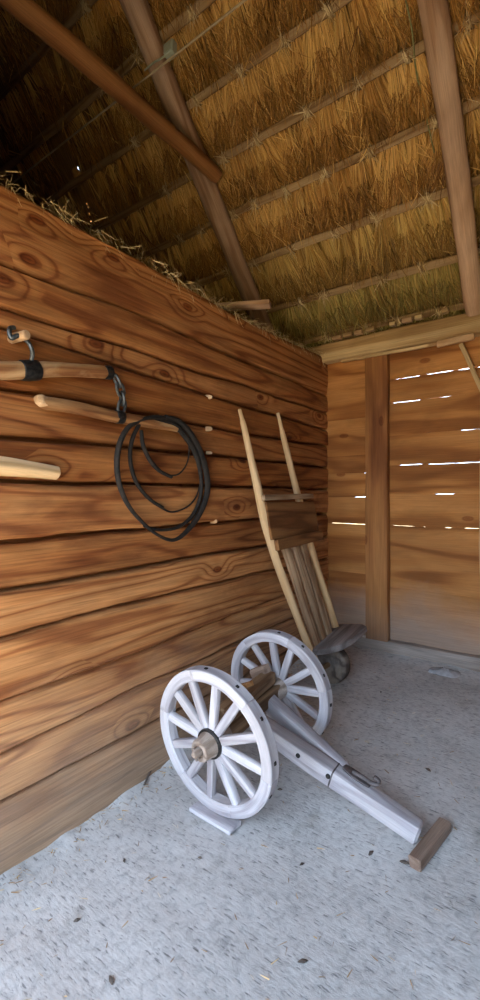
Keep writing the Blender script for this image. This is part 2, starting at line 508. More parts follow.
# ------------------------------------------------------------------ floor and yard
def make_floor():
    xs = np.concatenate([np.arange(XG, XL - 0.1, 0.15), np.arange(XL - 0.1, 0.6, 0.03), np.arange(0.6, XR + 0.1, 0.1)])
    ys = np.concatenate([np.arange(YF - 0.1, 0.4, 0.1), np.arange(0.4, YB + 0.12, 0.03)])
    v, f = [], []
    for y in ys:
        for x in xs:
            h = floor_z(y) + 0.012 * nz(x * 1.5, y * 1.5, 2) + 0.006 * nz(x * 6, y * 6, 5)
            edge = max(0, 1 - abs(x - XL) / 0.10)
            h += edge * 0.022 * (0.3 + nz(x * 9, y * 9, 8))
            h += max(0, 1 - (YB - y) / 0.2) * 0.01
            v.append((x, y, h))
    nx = len(xs)
    for j in range(len(ys) - 1):
        for i in range(nx - 1):
            f.append((j * nx + i, j * nx + i + 1, (j + 1) * nx + i + 1, (j + 1) * nx + i))
    me = bpy.data.meshes.new('floor'); me.from_pydata(v, [], f)
    me.polygons.foreach_set('use_smooth', [True] * len(f)); me.materials.append(M['floor'])
    o = bpy.data.objects.new('floor', me); COL.objects.link(o); o['kind'] = 'structure'
    return o
make_floor()

def make_yard():
    me = bpy.data.meshes.new('ground')
    me.from_pydata([(-40, -60, -0.03), (40, -60, -0.03), (40, YF - 0.05, -0.03), (-40, YF - 0.05, -0.03),
                    (-40, YB + 0.25, 0.1), (40, YB + 0.25, 0.1), (40, 60, 0.1), (-40, 60, 0.1)], [], [(0, 1, 2, 3), (4, 5, 6, 7)])
    me.materials.append(M['ground'])
    o = bpy.data.objects.new('ground', me); COL.objects.link(o); o['kind'] = 'structure'
make_yard()

# ------------------------------------------------------------------ left log wall
SEAM_Y = [0.894, 1.482, 2.494, 3.737]
SEAMS = [(2.748, 2.744, 2.72, 2.765), (2.417, 2.45, 2.426, 2.423), (2.256, 2.256, 2.271, 2.27), (2.169, 2.152, 2.125, 2.118),
         (1.937, 1.948, 1.94, 1.966), (1.74, 1.749, 1.77, 1.769), (1.567, 1.565, 1.568, 1.572), (1.315, 1.331, 1.338, 1.348),
         (1.126, 1.129, 1.135, 1.133), (0.941, 0.958, 0.959, 0.936), (0.693, 0.694, 0.722, 0.73), (0.476, 0.505, 0.513, 0.524),
         (0.28, 0.286, 0.263, 0.291), (-0.06, -0.06, -0.06, -0.06)]
LOG_OUT = [0.0, 0.012, -0.012, 0.008, -0.02, 0.012, 0.022, -0.012, 0.01, 0.018, 0.004, 0.0, 0.008]
LOG_TONE = [0.40, 0.22, 0.36, 0.05, 0.22, 0.10, 0.45, 0.22, 0.60, 0.75, 1.0, 0.85, 0.6]
SEAM_GAP = [.004, .007, .008, .016, .016, .018, .014, .018, .014, .014, .008, .009, .010, .004]
def seam_z(i, y):
    s = interp(y, SEAM_Y, SEAMS[i])
    return s + 0.010 * nz(y * 2.1, i * 3.7, 1) + 0.004 * nz(y * 9, i * 3.7, 4)
def make_log_wall():
    mb = MB()
    ys = np.concatenate([np.arange(YF, 0.5, 0.2), np.arange(0.5, YB + 0.02, 0.03)])
    NV = 16
    for li in range(13):
        v, g, f = [], [], []
        sd = li * 7.31
        for y in ys:
            zt, zb = seam_z(li, y) - SEAM_GAP[li] * (0.55 + 0.5 * nz(y * 1.7, li * 2.2)), seam_z(li + 1, y) + SEAM_GAP[li + 1] * (0.55 + 0.5 * nz(y * 1.4, li * 5.2))
            H = zt - zb
            # front profile with rounded arrises, then a return to the back
            for k in range(NV + 1):
                t = k / NV
                z = zb + H * t
                e = min(t, 1 - t) * H
                fall = 0.0
                r = 0.018
                if e < r: fall = r - math.sqrt(max(0, r * r - (r - e) ** 2))
                x = XL + LOG_OUT[li] * min(1, max(0.15, (3.75 - y) / 0.8)) - fall * (1 if y < 3.6 else 0.55) + 0.010 * nz(y * 1.2 + sd, t * 2, 3) + 0.0035 * nz(y * 7 + sd, z * 14, 7)
                x += 0.006 * nz(y * 2.5, z * 30, sd)
                v.append((x, y, z)); g.append((y + sd * 1.9, z + sd * 0.31, x + sd))
            v.append((XL - 0.20, y, zt)); g.append((y + sd, zt, 0.3))
            v.append((XL - 0.20, y, zb)); g.append((y + sd, zb, 0.3))
        m = NV + 3
        for j in range(len(ys) - 1):
            for k in range(m):
                k2 = (k + 1) % m
                f.append((j * m + k, (j + 1) * m + k, (j + 1) * m + k2, j * m + k2))
        f.append(tuple(range(m))); f.append(tuple((len(ys) - 1) * m + k for k in range(m - 1, -1, -1)))
        mb.add(v, f, g, LOG_TONE[li])
    # backing slab added deep in the joints, so no daylight comes through
    sweep(mb, [(XL - 0.12, YF, 1.33), (XL - 0.12, YB, 1.33)], (0.05, 2.78), up=(0, 0, 1), rnd=0.0)
    o = mb.build('wall_left', M['log'], angle=50); o['kind'] = 'structure'
make_log_wall()

# ------------------------------------------------------------------ back wall of sawn boards with daylight cracks
def gapfn(spec):
    """spec: list of (x0, x1, width): open stretches of a joint."""
    def g(x):
        w = -0.003
        for (a, b, h) in spec:
            if a <= x <= b:
                e = min(x - a, b - x) / 0.03
                w = max(w, 0.62 * h * min(1, 0.25 + e) * (0.75 + 0.5 * nz(x * 14, a)))
        return w
    return g
def make_back_wall():
    mb = MB()
    def run(x0, x1, joints, dx=0.02, ybase=YB):
        # joints: list of (z, gapspec, tone of the board above, step forward)
        xs = np.arange(x0, x1 + dx * 0.5, dx)
        for j in range(len(joints) - 1):
            zb, gb, tone, fwd = joints[j]; zt, gt, _, _ = joints[j + 1]
            gb = gapfn(gb); gt = gapfn(gt); sd = j * 5.3 + x0
            v, g, f = [], [], []
            for x in xs:
                wob = lambda q: 0.004 * nz(x * 3, q * 5.0, 2)
                b = zb + wob(zb) + gb(x) / 2; t = zt + wob(zt) - gt(x) / 2
                yy = ybase - fwd + 0.003 * nz(x * 4, zb * 7)
                for (dy, dz) in ((0.032, b), (0.003, b), (0, b + 0.003), (0, (b + t) / 2), (0, t - 0.003), (0.003, t), (0.032, t)):
                    v.append((x, yy + dy, dz)); g.append((x + sd * 3.1, dz + sd, dy + sd * 2))
            m = 7
            for i in range(len(xs) - 1):
                for k in range(m):
                    k2 = (k + 1) % m
                    f.append((i * m + k, i * m + k2, (i + 1) * m + k2, (i + 1) * m + k))
            f.append(tuple(range(m - 1, -1, -1))); f.append(tuple((len(xs) - 1) * m + k for k in range(m)))
            mb.add(v, f, g, tone)
    full = (-1.30, 2.4)
    run(-1.30, 2.4, [
        (0.18, [], 0.35, 0.004), (0.735, [], 0.45, 0.0),
        (1.259, [(-1.24, -1.05, .008), (-1.0, -.96, .010), (-.83, -.77, .013), (-.69, 2.0, .013)], 0.55, 0.0),
        (1.525, [(-.90, -.74, .006)], 0.50, 0.002),
        (1.766, [(-1.19, -.99, .012), (-.96, -.55, .011), (-.5, .6, .008)], 0.65, 0.0),
        (2.018, [(-.965, -.935, .018), (-.73, -.3, .011)], 0.45, 0.001),
        (2.293, [(-1.25, -1.0, .019), (-.97, -.76, .014)], 0.70, 0.0),
        (2.490, [(-1.23, -1.0, .019), (-.98, -.3, .021)], 0.85, 0.0), (2.74, [], 0, 0)])
    run(-2.05, -1.42, [
        (0.18, [], 0.2, 0.004), (0.345, [(-1.515, -1.45, .10), (-1.70, -1.655, .08)], 0.25, 0.0),
        (0.83, [(-1.445, -1.43, .02)], 0.40, 0.001), (1.261, [(-1.80, -1.44, .014)], 0.45, 0.0),
        (1.50, [(-1.58, -1.44, .009)], 0.55, 0.0), (1.71, [(-1.50, -1.44, .008)], 0.45, 0.0),
        (1.87, [], 0.60, 0.001), (2.195, [], 0.50, 0.012), (2.46, [], 0.75, 0.010), (2.74, [], 0, 0)])
    # the hidden stretch behind the log partition
    run(XG, -2.03, [(0.18, [], .2, 0), (1.0, [], .4, 0), (1.8, [], .3, 0), (2.74, [], 0, 0)], 0.2)
    o = mb.build('wall_back', M['plank']); o['kind'] = 'structure'
make_back_wall()

def beam(name, p0, p1, w, h, mat, up=(0, 0, 1), chamfer=0.01, jit=0.006, nseg=24, wob=0.0, parent=None, rnd=None, kind='rect'):
    mb = MB()
    sweep(mb, lerp_path(p0, p1, nseg, wob, random.random() * 20), (w, h), up, kind, chamfer, jit, rnd)
    return mb.build(name, mat, parent, origin=Vector(p0))

o = beam('baseboard_back', (XG, YB - 0.025, 0.225), (XR, YB - 0.025, 0.225), 0.10, 0.15, M['sill'], chamfer=0.015, nseg=70, jit=0.008); o['kind'] = 'structure'

post = beam('timber_post', (-1.345, YB - 0.046, 0.295), (-1.352, YB - 0.046, 2.70), 0.19, 0.07, M['post'], up=(0, 1, 0), chamfer=0.008, rnd=0.6)
tag(post, 'upright brown timber post set in the plank back wall', 'post')

wp = thing('wall_plate', 'thick pale squared beam running along the top of the plank back wall', 'beam', (0, YB - 0.03, 2.70))
beam('beam', (XG, YB - 0.03, 2.79), (XR, YB - 0.03, 2.805), 0.16, 0.175, M['beam'], chamfer=0.02, jit=0.012, nseg=80, parent=wp, rnd=0.7)
beam('lath', (-1.66, YB - 0.075, 2.695), (-0.76, YB - 0.085, 2.69), 0.03, 0.022, M['beam'], chamfer=0.004, jit=0.006, parent=wp, rnd=0.9)
l2 = beam('lath', (-0.86, YB - 0.10, 2.682), (-0.60, YB - 0.10, 2.690), 0.03, 0.045, M['palechip'], chamfer=0.004, jit=0.004, parent=wp, rnd=0.9)
l2['label'] = 'short pale new lath under the beam'

br = beam('brace_lath', (-0.70, YB - 0.06, 2.665), (-0.46, YB - 0.05, 2.06), 0.032, 0.024, M['beam'], up=(0, 1, 0), chamfer=0.004, jit=0.004, wob=0.01, rnd=0.8)
tag(br, 'thin slanting lath fixed across the upper right of the plank wall', 'lath')
stv = MB()
sweep(stv, catmull([(-0.552, YB - 0.04, 0.88), (-0.55, YB - 0.045, 1.15), (-0.545, YB - 0.045, 1.5), (-0.555, YB - 0.04, 1.79)], 6), [(0.03 + 0.025 * min(1, 3 * min(t, 1 - t)), 0.03) for t in np.linspace(0, 1, 19)], up=(0, 1, 0), chamfer=0.012, jit=0.004, rnd=0.9)
o = stv.build('wooden_stave', M['pale'])
tag(o, 'pale upright wooden stave fixed to the plank wall at the right edge', 'stave')

# ------------------------------------------------------------------ outer shell of the barn (right, front, gable)
def slab(mb, quad, thick, rnd=0.5):
    q = [Vector(p) for p in quad]
    nrm = (q[1] - q[0]).cross(q[-1] - q[0]).normalized() * thick
    v = q + [p + nrm for p in q]
    n = len(q)
    f = [tuple(range(n - 1, -1, -1)), tuple(range(n, 2 * n))] + [(i, (i + 1) % n, (i + 1) % n + n, i + n) for i in range(n)]
    mb.add(v, f, [(p.x + p.y, p.z, 0) for p in v], rnd, False)
def make_shell():
    zr = roof_z(RIDGE_Y); zf = zr - SL * (RIDGE_Y - YF) + 0.08
    for nm, x, s in (('wall_right', XR, 0.06), ('wall_gable', XG, -0.06)):
        mb = MB()
        pts = [(x, YF, -0.05), (x, YB + 0.03, -0.05), (x, YB + 0.03, 3.05), (x, RIDGE_Y, zr + 0.20), (x, YF, zr + 0.20 - SL * (RIDGE_Y - YF))]
        slab(mb, pts if s > 0 else pts, s)
        o = mb.build(nm, M['shell']); o['kind'] = 'structure'
    mb = MB()
    for (xa, xb, za, zb) in ((XG, DOOR[0], -0.05, zf), (DOOR[1], XR, -0.05, zf), (DOOR[0], DOOR[1], DOOR[3], zf)):
        slab(mb, [(xa, YF, za), (xb, YF, za), (xb, YF, zb), (xa, YF, zb)], 0.08)
    o = mb.build('wall_front', M['shell']); o['kind'] = 'structure'
make_shell()
def make_light_blocker():
    # unseen panel added above the log wall to keep light off the left thatch
    mb = MB()
    slab(mb, [(XL - 0.08, YF, 2.70), (XL - 0.08, 0.72, 2.70), (XL - 0.08, 0.72, roof_z(RIDGE_Y) - SL * 0.28 + 0.05), (XL - 0.08, YF, roof_z(RIDGE_Y) - SL * (RIDGE_Y - YF) + 0.05)], -0.05)
    o = mb.build('wall_light_blocker', M['shell']); o['kind'] = 'structure'
make_light_blocker()

# ------------------------------------------------------------------ thatched roof
DN = np.array([0, math.cos(TH), -math.sin(TH)])        # down the back slope
NI = np.array([0, -math.sin(TH), -math.cos(TH)])       # into the room
BATTEN_Y = [3.80, 3.555, 3.265, 2.995, 2.745, 2.485, 2.22, 1.95, 1.68, 1.41, 1.14]
def slope_s(y): return (y - RIDGE_Y) / math.cos(TH)     # distance down from the ridge
BS = sorted(slope_s(y) for y in BATTEN_Y)
HOLE = (-3.662, 2.445)
def course_h(s, x):
    """Height of the straw above the batten plane (into the room): each course swells towards its lower end."""
    prev = 0.0
    for b in BS:
        if b > s: nxt = b; break
        prev = b
    else:
        nxt = BS[-1] + 0.30
    t = (s - prev) / max(nxt - prev, 0.05)
    bun = 0.5 + 0.5 * math.cos(2 * math.pi * (x + 0.35 * math.floor(prev * 7.3) + 0.03 * nz(x * 2, prev)) / 0.125)
    lump = nz(x * 5, s * 4, 3)
    return -0.055 + 0.075 * t ** 0.8 + (0.022 * bun) * (1 - 0.5 * t) + 0.03 * lump - 0.035
def make_ceiling():
    v, g, f = [], [], []
    xs = np.arange(XG, XR + 0.01, 0.05)
    ss = np.arange(0.0, slope_s(YB) + 0.12, 0.03)
    nx = len(xs)
    for s in ss:
        for x in xs:
            p = np.array([x, RIDGE_Y, roof_z(RIDGE_Y)]) + DN * s + NI * (course_h(s, x) - 0.015)
            v.append(tuple(p)); g.append((s, x, 0))
    for s in ss:
        for x in xs:
            p = np.array([x, RIDGE_Y, roof_z(RIDGE_Y)]) + DN * s - NI * 0.14
            v.append(tuple(p)); g.append((s, x, 1))
    n0 = nx * len(ss)
    def cut(i, j):
        y = RIDGE_Y + ss[j] * math.cos(TH)
        return abs(xs[i] + 0.02 - HOLE[0]) < 0.055 and abs(y - HOLE[1]) < 0.045
    for j in range(len(ss) - 1):
        for i in range(nx - 1):
            a, b, c, d = j * nx + i, j * nx + i + 1, (j + 1) * nx + i + 1, (j + 1) * nx + i
            if cut(i, j): continue
            f.append((a, d, c, b)); f.append((a + n0, b + n0, c + n0, d + n0))
    mb = MB(); mb.add(v, f, g, 0.5)
    o = mb.build('ceiling', M['bed'], angle=80); o['kind'] = 'structure'
    # front slope, boarding (out of view) coloured dark to cut bounced light
    zr = roof_z(RIDGE_Y); ye = YF - 0.22; ze = zr - SL * (RIDGE_Y - ye)
    v = [(x, y, z + dz) for dz in (0, .2) for (x, y, z) in ((XG, RIDGE_Y, zr), (XR, RIDGE_Y, zr), (XR, ye, ze), (XG, ye, ze))]
    f = [(0, 1, 2, 3), (7, 6, 5, 4), (3, 2, 6, 7), (0, 4, 5, 1), (0, 3, 7, 4), (1, 5, 6, 2)]
    mb = MB(); mb.add(v, f, [(p[0], p[1], p[2]) for p in v], 0.5, False)
    sweep(mb, [(XG, RIDGE_Y, zr + 0.10), (XR, RIDGE_Y, zr + 0.10)], (0.9, 0.14), chamfer=0.02, rnd=0.3)
    o = mb.build('ceiling_front', M['shell']); o['kind'] = 'structure'
make_ceiling()

def make_straw():
    R, D, L, W, B, C, T = [], [], [], [], [], [], []
    base = np.array([0, RIDGE_Y, roof_z(RIDGE_Y)])
    rows = [0.0] + BS
    smax = slope_s(YB)
    for ri, b in enumerate(rows):
        if b < slope_s(1.5): continue
        nxt = rows[ri + 1] if ri + 1 < len(rows) else smax + 0.02
        pitch = nxt - b
        y_here = RIDGE_Y + b * math.cos(TH)
        green = max(0.0, (y_here - 3.05) / 0.45)
        x = -4.3
        while x < 1.2:
            bw = random.uniform(0.09, 0.20)
            bx = x + bw / 2
            near = -2.9 < bx < 0.2
            cnt = int((230 if near else 60) * bw / 0.12)
            btone = random.random(); blen = random.uniform(0.85, 1.12); bproud = random.uniform(-0.03, 0.032)
            lean = random.uniform(-0.2, 0.2)
            for k in range(cnt):
                layer = random.random()
                u = random.uniform(-1, 1)
                arch = math.sqrt(max(0, 1 - u * u))
                if layer < 0.5:                       # sleek stalks just under the batten
                    s0 = b + random.uniform(-0.01, 0.05) * 1
                    ln_ = pitch * random.uniform(0.45, 0.85) * blen
                    h0 = -0.085 + 0.085 * arch + bproud
                    tilt = random.uniform(0.06, 0.17)
                    spread = u * 0.22 + lean + random.gauss(0, 0.06)
                    col = 0.50 + 0.36 * btone + random.gauss(0, 0.13)
                    bend = np.array([random.gauss(0, .006), 0, random.gauss(0, .006)])
                elif layer < 0.93:                    # bushy darker ends that lap over the next batten
                    s0 = b + pitch * random.uniform(0.35, 0.72)
                    ln_ = random.uniform(0.08, 0.19) * blen
                    h0 = -0.055 + 0.085 * arch + bproud
                    tilt = random.gauss(0.16, 0.16)
                    spread = u * 0.30 + lean + random.gauss(0, 0.40)
                    col = 0.14 + 0.26 * btone + random.gauss(0, 0.13)
                    bend = np.array([random.gauss(0, .015), random.gauss(0, .01), random.gauss(0, .015) - .004])
                else:                                 # strays
                    s0 = b + pitch * random.uniform(0.0, 0.9)
                    ln_ = random.uniform(0.06, 0.16)
                    h0 = 0.0 + 0.025 * arch
                    tilt = random.gauss(0.25, 0.25)
                    spread = random.gauss(0, 0.7)
                    col = random.uniform(0.5, 1.0)
                    bend = np.array([random.gauss(0, .02), random.gauss(0, .01), random.gauss(0, .02)])
                px = bx + u * bw * 0.5
                yy = RIDGE_Y + s0 * math.cos(TH)
                if abs(px - HOLE[0]) < 0.15 and HOLE[1] - 0.27 < yy < HOLE[1] + 0.10: continue
                if s0 + ln_ > smax + 0.03: ln_ = max(0.05, smax + 0.03 - s0)
                R.append(base + np.array([px, 0, 0]) + DN * s0 + NI * h0)
                D.append(DN + NI * tilt + np.array([spread, 0, 0]))
                L.append(ln_); W.append(random.uniform(0.003, 0.0065) if near else random.uniform(0.006, 0.011))
                B.append(bend); C.append(min(1, max(0, col)))
                T.append(min(1, max(0, green * random.uniform(0.3, 1.1) + (0.12 if random.random() < 0.1 else 0))) * 0.75)
            x += bw * random.uniform(0.92, 1.06)
    o = ribbons('thatch_straw', M['straw'], R, D, L, W, np.array(B), C, T)
    tag(o, 'golden straw bundles of the thatch hanging in courses under the roof', 'straw', kind='stuff')
make_straw()

# battens: split poles tied under the thatch
ORD = ['lowest', 'second', 'third', 'fourth', 'fifth', 'sixth', 'seventh', 'eighth', 'ninth']
for i, y in enumerate(BATTEN_Y[:9]):
    lab = ('lowest split-pole batten under the thatch, just above the pale wall beam' if i == 0 else
           '%s split-pole batten up from the wall beam, tied under the thatch' % ORD[i])
    if i == 8: lab = 'topmost split-pole batten of the thatch, at the upper edge'
    s = slope_s(y)
    c = np.array([0, RIDGE_Y, roof_z(RIDGE_Y)]) + DN * s
    root = thing('roof_batten', lab, 'batten', (0, c[1], c[2]), 'battens under the thatch')
    mb = MB()
    path = []
    sizes = []
    sd = random.random() * 40
    for k in range(61):
        x = -4.6 + 6.8 * k / 60
        off = 0.012 * nz(x * 0.9 + sd, i) + 0.005 * nz(x * 4 + sd, i)
        q = c + np.array([x, 0, 0]) + DN * off + NI * (0.022 + 0.006 * nz(x * 2, sd))
        path.append(q); wv = 0.056 + 0.010 * nz(x * 1.3, sd)
        sizes.append((wv, 0.034))
    sweep(mb, path, sizes, up=tuple(NI), kind='rect', chamfer=0.011, jit=0.004, rnd=0.7 if i != 0 else 0.9)
    mb.build('pole', M['batten'], root, origin=(0, c[1], c[2]))
    x = -2.9 + random.random() * 0.2
    while x < 0.3:
        R, D, L, W, B, C = [], [], [], [], [], []
        q0 = c + np.array([x, 0, 0]) + NI * 0.042
        mb = MB()
        for t in range(3):      # twisted straw band over the pole
            dx = (t - 1) * 0.012
            pts = [tuple(q0 + np.array([dx - 0.012, 0, 0]) - DN * 0.036 - NI * 0.03), tuple(q0 + np.array([dx - .006, 0, 0]) - DN * 0.024 + NI * 0.002),
                   tuple(q0 + np.array([dx, 0, 0]) + NI * 0.008), tuple(q0 + np.array([dx + .006, 0, 0]) + DN * 0.026 + NI * 0.0), tuple(q0 + np.array([dx + 0.012, 0, 0]) + DN * 0.04 - NI * 0.03)]
            sweep(mb, catmull(pts, 3), [(0.009, 0.007)] * 13, kind='round', n=6, jit=0.003, rnd=random.random())
        tie = mb.build('straw_tie', M['wisp'], root, origin=tuple(q0))
        n = 26
        for t in range(n):
            a = random.gauss(0, 0.8)
            sgn = 1 if random.random() < 0.75 else -1
            R.append(np.array([random.gauss(0, .012), 0, 0]) + NI * 0.004); D.append(DN * sgn * math.cos(a) + np.array([math.sin(a), 0, 0]) + NI * random.uniform(-0.05, 0.5))
            L.append(random.uniform(0.03, 0.10)); W.append(random.uniform(0.003, 0.006)); C.append(random.uniform(0.35, 1.0))
            B.append(np.array([random.gauss(0, .008), 0, random.gauss(0, .008)]))
        rb = ribbons('tie_ends', M['wisp'], R, D, L, W, np.array(B), C, [0.0] * n, tie)
        x += random.uniform(0.20, 0.42)

# pale butts of split wood packed between thatch and wall beam
for k, x in enumerate(np.arange(-1.72, -0.55, 0.10)):
    if k in (4, 8, 10, 11): continue
    w = random.uniform(0.045, 0.085)
    mb = MB()
    sweep(mb, [(x, YB - 0.115, 2.897 + 0.03 * k / 11), (x + w, YB - 0.115, 2.899 + 0.03 * k / 11 + random.uniform(-.006, .006))], (0.05, 0.032), chamfer=0.006, jit=0.004)
    o = mb.build('wood_packing', M['palechip'] if k % 2 == 0 else M['beam'])
    tag(o, 'small pale wood offcut packed between thatch and wall beam', 'wood offcut', 'wood offcuts packed above the wall beam')

# rafters, collar, stub plank
def pole(name, p0, p1, r0, r1, mat, label, cat, wob=0.03, seed=1.0, n=40, rnd=0.6, squash=1.0):
    mb = MB()
    path = lerp_path(p0, p1, n, wob, seed)
    sizes = [((r0 + (r1 - r0) * k / n) * 2 * (1 + 0.06 * nz(k * 0.3, seed)), (r0 + (r1 - r0) * k / n) * 2 * squash) for k in range(n + 1)]
    sweep(mb, path, sizes, up=(0, 0.3, 1), kind='round', n=18, jit=0.010, rnd=rnd, seed=seed * 3)
    o = mb.build(name, mat, origin=path[0])
    return tag(o, label, cat)
def on_roof(x, y, off):
    q = np.array([x, y, roof_z(y)]) + NI * off
    return tuple(q)
pole('rafter', on_roof(-0.59, 3.83, 0.095), on_roof(-0.63, 1.05, 0.10), 0.066, 0.075, M['rafter'], 'thick peeled pole rafter near the right edge of the thatch', 'rafter', seed=2.0, rnd=0.95)
pole('rafter', on_roof(-2.33, 3.75, 0.10), on_roof(-2.32, 1.05, 0.10), 0.076, 0.09, M['rafter'], 'pole rafter on the left, crossed by the dark collar beam', 'rafter', seed=5.0, rnd=0.45)
pole('collar_beam', (-2.23, 2.74, 3.98), (-2.34, -0.9, 4.02), 0.056, 0.062, M['post'], 'dark round collar beam crossing the left rafter at upper left', 'beam', seed=8.0, rnd=0.1, wob=0.03)

o = beam('stub_plank', (-2.15, 2.55, 2.875), (-1.735, 2.735, 2.865), 0.10, 0.03, M['rafter'], chamfer=0.004, jit=0.004, nseg=8, rnd=0.6)
tag(o, 'short brown plank end lying on the straw on top of the log wall', 'plank')

# electric cable with its junction box
mb = MB()
sweep(mb, lerp_path((-4.4, 2.13, 4.352), (2.2, 2.13, 4.352), 40, 0.008, 3), 0.0065, kind='round', n=8, jit=0.0015)
o = mb.build('electric_cable', M['cable']); tag(o, 'thin tan electric cable strung across under the thatch at upper left', 'cable')
JB = Vector((-2.12, 2.13, 4.405))
jb = thing('junction_box', 'small grey-green junction box on the thin cable at the left rafter', 'junction box', JB)
mb = MB(); sweep(mb, [JB + Vector((-0.036, 0, 0)), JB + Vector((0.04, 0, 0))], (0.05, 0.086), chamfer=0.008, cap_in=0.006)
mb.build('box', M['plastic'], jb, origin=JB)
mb = MB(); sweep(mb, [JB + Vector((-0.03, -0.03, -.005)), JB + Vector((0.034, -0.03, -.005))], (0.010, 0.062), chamfer=0.003, cap_in=0.003)
mb.build('lid', M['plastic'], jb, origin=JB + Vector((0, -0.03, 0)))
mb = MB(); sweep(mb, catmull([JB + Vector(q) for q in ((-0.036, 0.0, -0.01), (-0.09, 0.0, -0.005), (-0.17, 0.01, 0.02), (-0.27, 0.02, 0.03))], 5), 0.006, kind='round', n=8)
mb.build('branch_cable', M['plastic'], jb, origin=JB)

mb = MB()
_tw = [on_roof(-0.80, 2.40, 0.06), on_roof(-0.75, 2.55, 0.075), on_roof(-0.735, 2.68, 0.065), on_roof(-0.75, 2.80, 0.045), on_roof(-0.735, 2.95, 0.04), on_roof(-0.715, 3.10, 0.055)]
sweep(mb, catmull(_tw, 6), 0.0045, kind='round', n=7, jit=0.002)
o = mb.build('twine', M['twine']); tag(o, 'greenish twine hanging along the right peeled rafter', 'twine')

# loose straw and hay along the top of the log wall
def make_wall_hay():
    R, D, L, W, B, C, T = [], [], [], [], [], [], []
    for k in range(3000):
        y = random.uniform(0.3, 3.8)
        dens = 0.6 + 0.6 * nz(y * 3, 4)
        if random.random() > dens: continue
        front = random.random() < 0.35
        x = XL - (random.uniform(-0.015, 0.03) if front else random.uniform(0.0, 0.55))
        z = interp(y, SEAM_Y, SEAMS[0]) + random.uniform(-0.005, 0.03 + 0.012 * max(0, nz(y * 4, 2)) + (0 if front else 0.05))
        R.append((x, y, z))
        a = random.uniform(0, 2 * math.pi)
        d = np.array([math.cos(a) * 0.8, math.sin(a), random.uniform(-0.35, 0.45)])
        if front and random.random() < 0.35: d = np.array([random.uniform(0.2, 0.5), random.uniform(-0.6, 0.6), -1.0])
        D.append(d); L.append(random.uniform(0.025, 0.085) * (1.3 if random.random() < .1 else 1)); W.append(random.uniform(0.0015, 0.004)); C.append(random.uniform(0.45, 1.0) if front else random.betavariate(1.3, 2.2))
        B.append(np.array([random.gauss(0, .01), random.gauss(0, .01), -abs(random.gauss(0, .012))])); T.append(0)
    o = ribbons('loose_straw', M['wisp'], R, D, L, W, np.array(B), C, T)
    tag(o, 'loose straw strewn along the top edge of the log wall', 'straw', kind='stuff')
make_wall_hay()
def make_loft():
    mb = MB()
    sweep(mb, lerp_path((XL - 0.45, YF + 0.1, 2.67), (XL - 0.45, YB - 0.05, 2.67), 60), (0.75, 0.10), jit=0.03, chamfer=0.03, rnd=0.2)
    o = mb.build('trim_1', M['shell']); o['kind'] = 'structure'
make_loft()

# ------------------------------------------------------------------ the cart
C1 = Vector((-1.340, 1.600, 0.3795)); C2 = Vector((-1.385, 2.270, 0.3955))
AX = (C2 - C1).normalized()
N_OUT = Vector((-0.03, -0.995, -0.094)).normalized()
def floor_under(p): return floor_z(p.y)
cart = thing('cart', 'limewashed two-wheeled wooden cart with spoked wheels and a drawbar resting on the floor', 'cart', (-1.36, 1.93, floor_z(1.93)))
CO = Vector(cart.location)

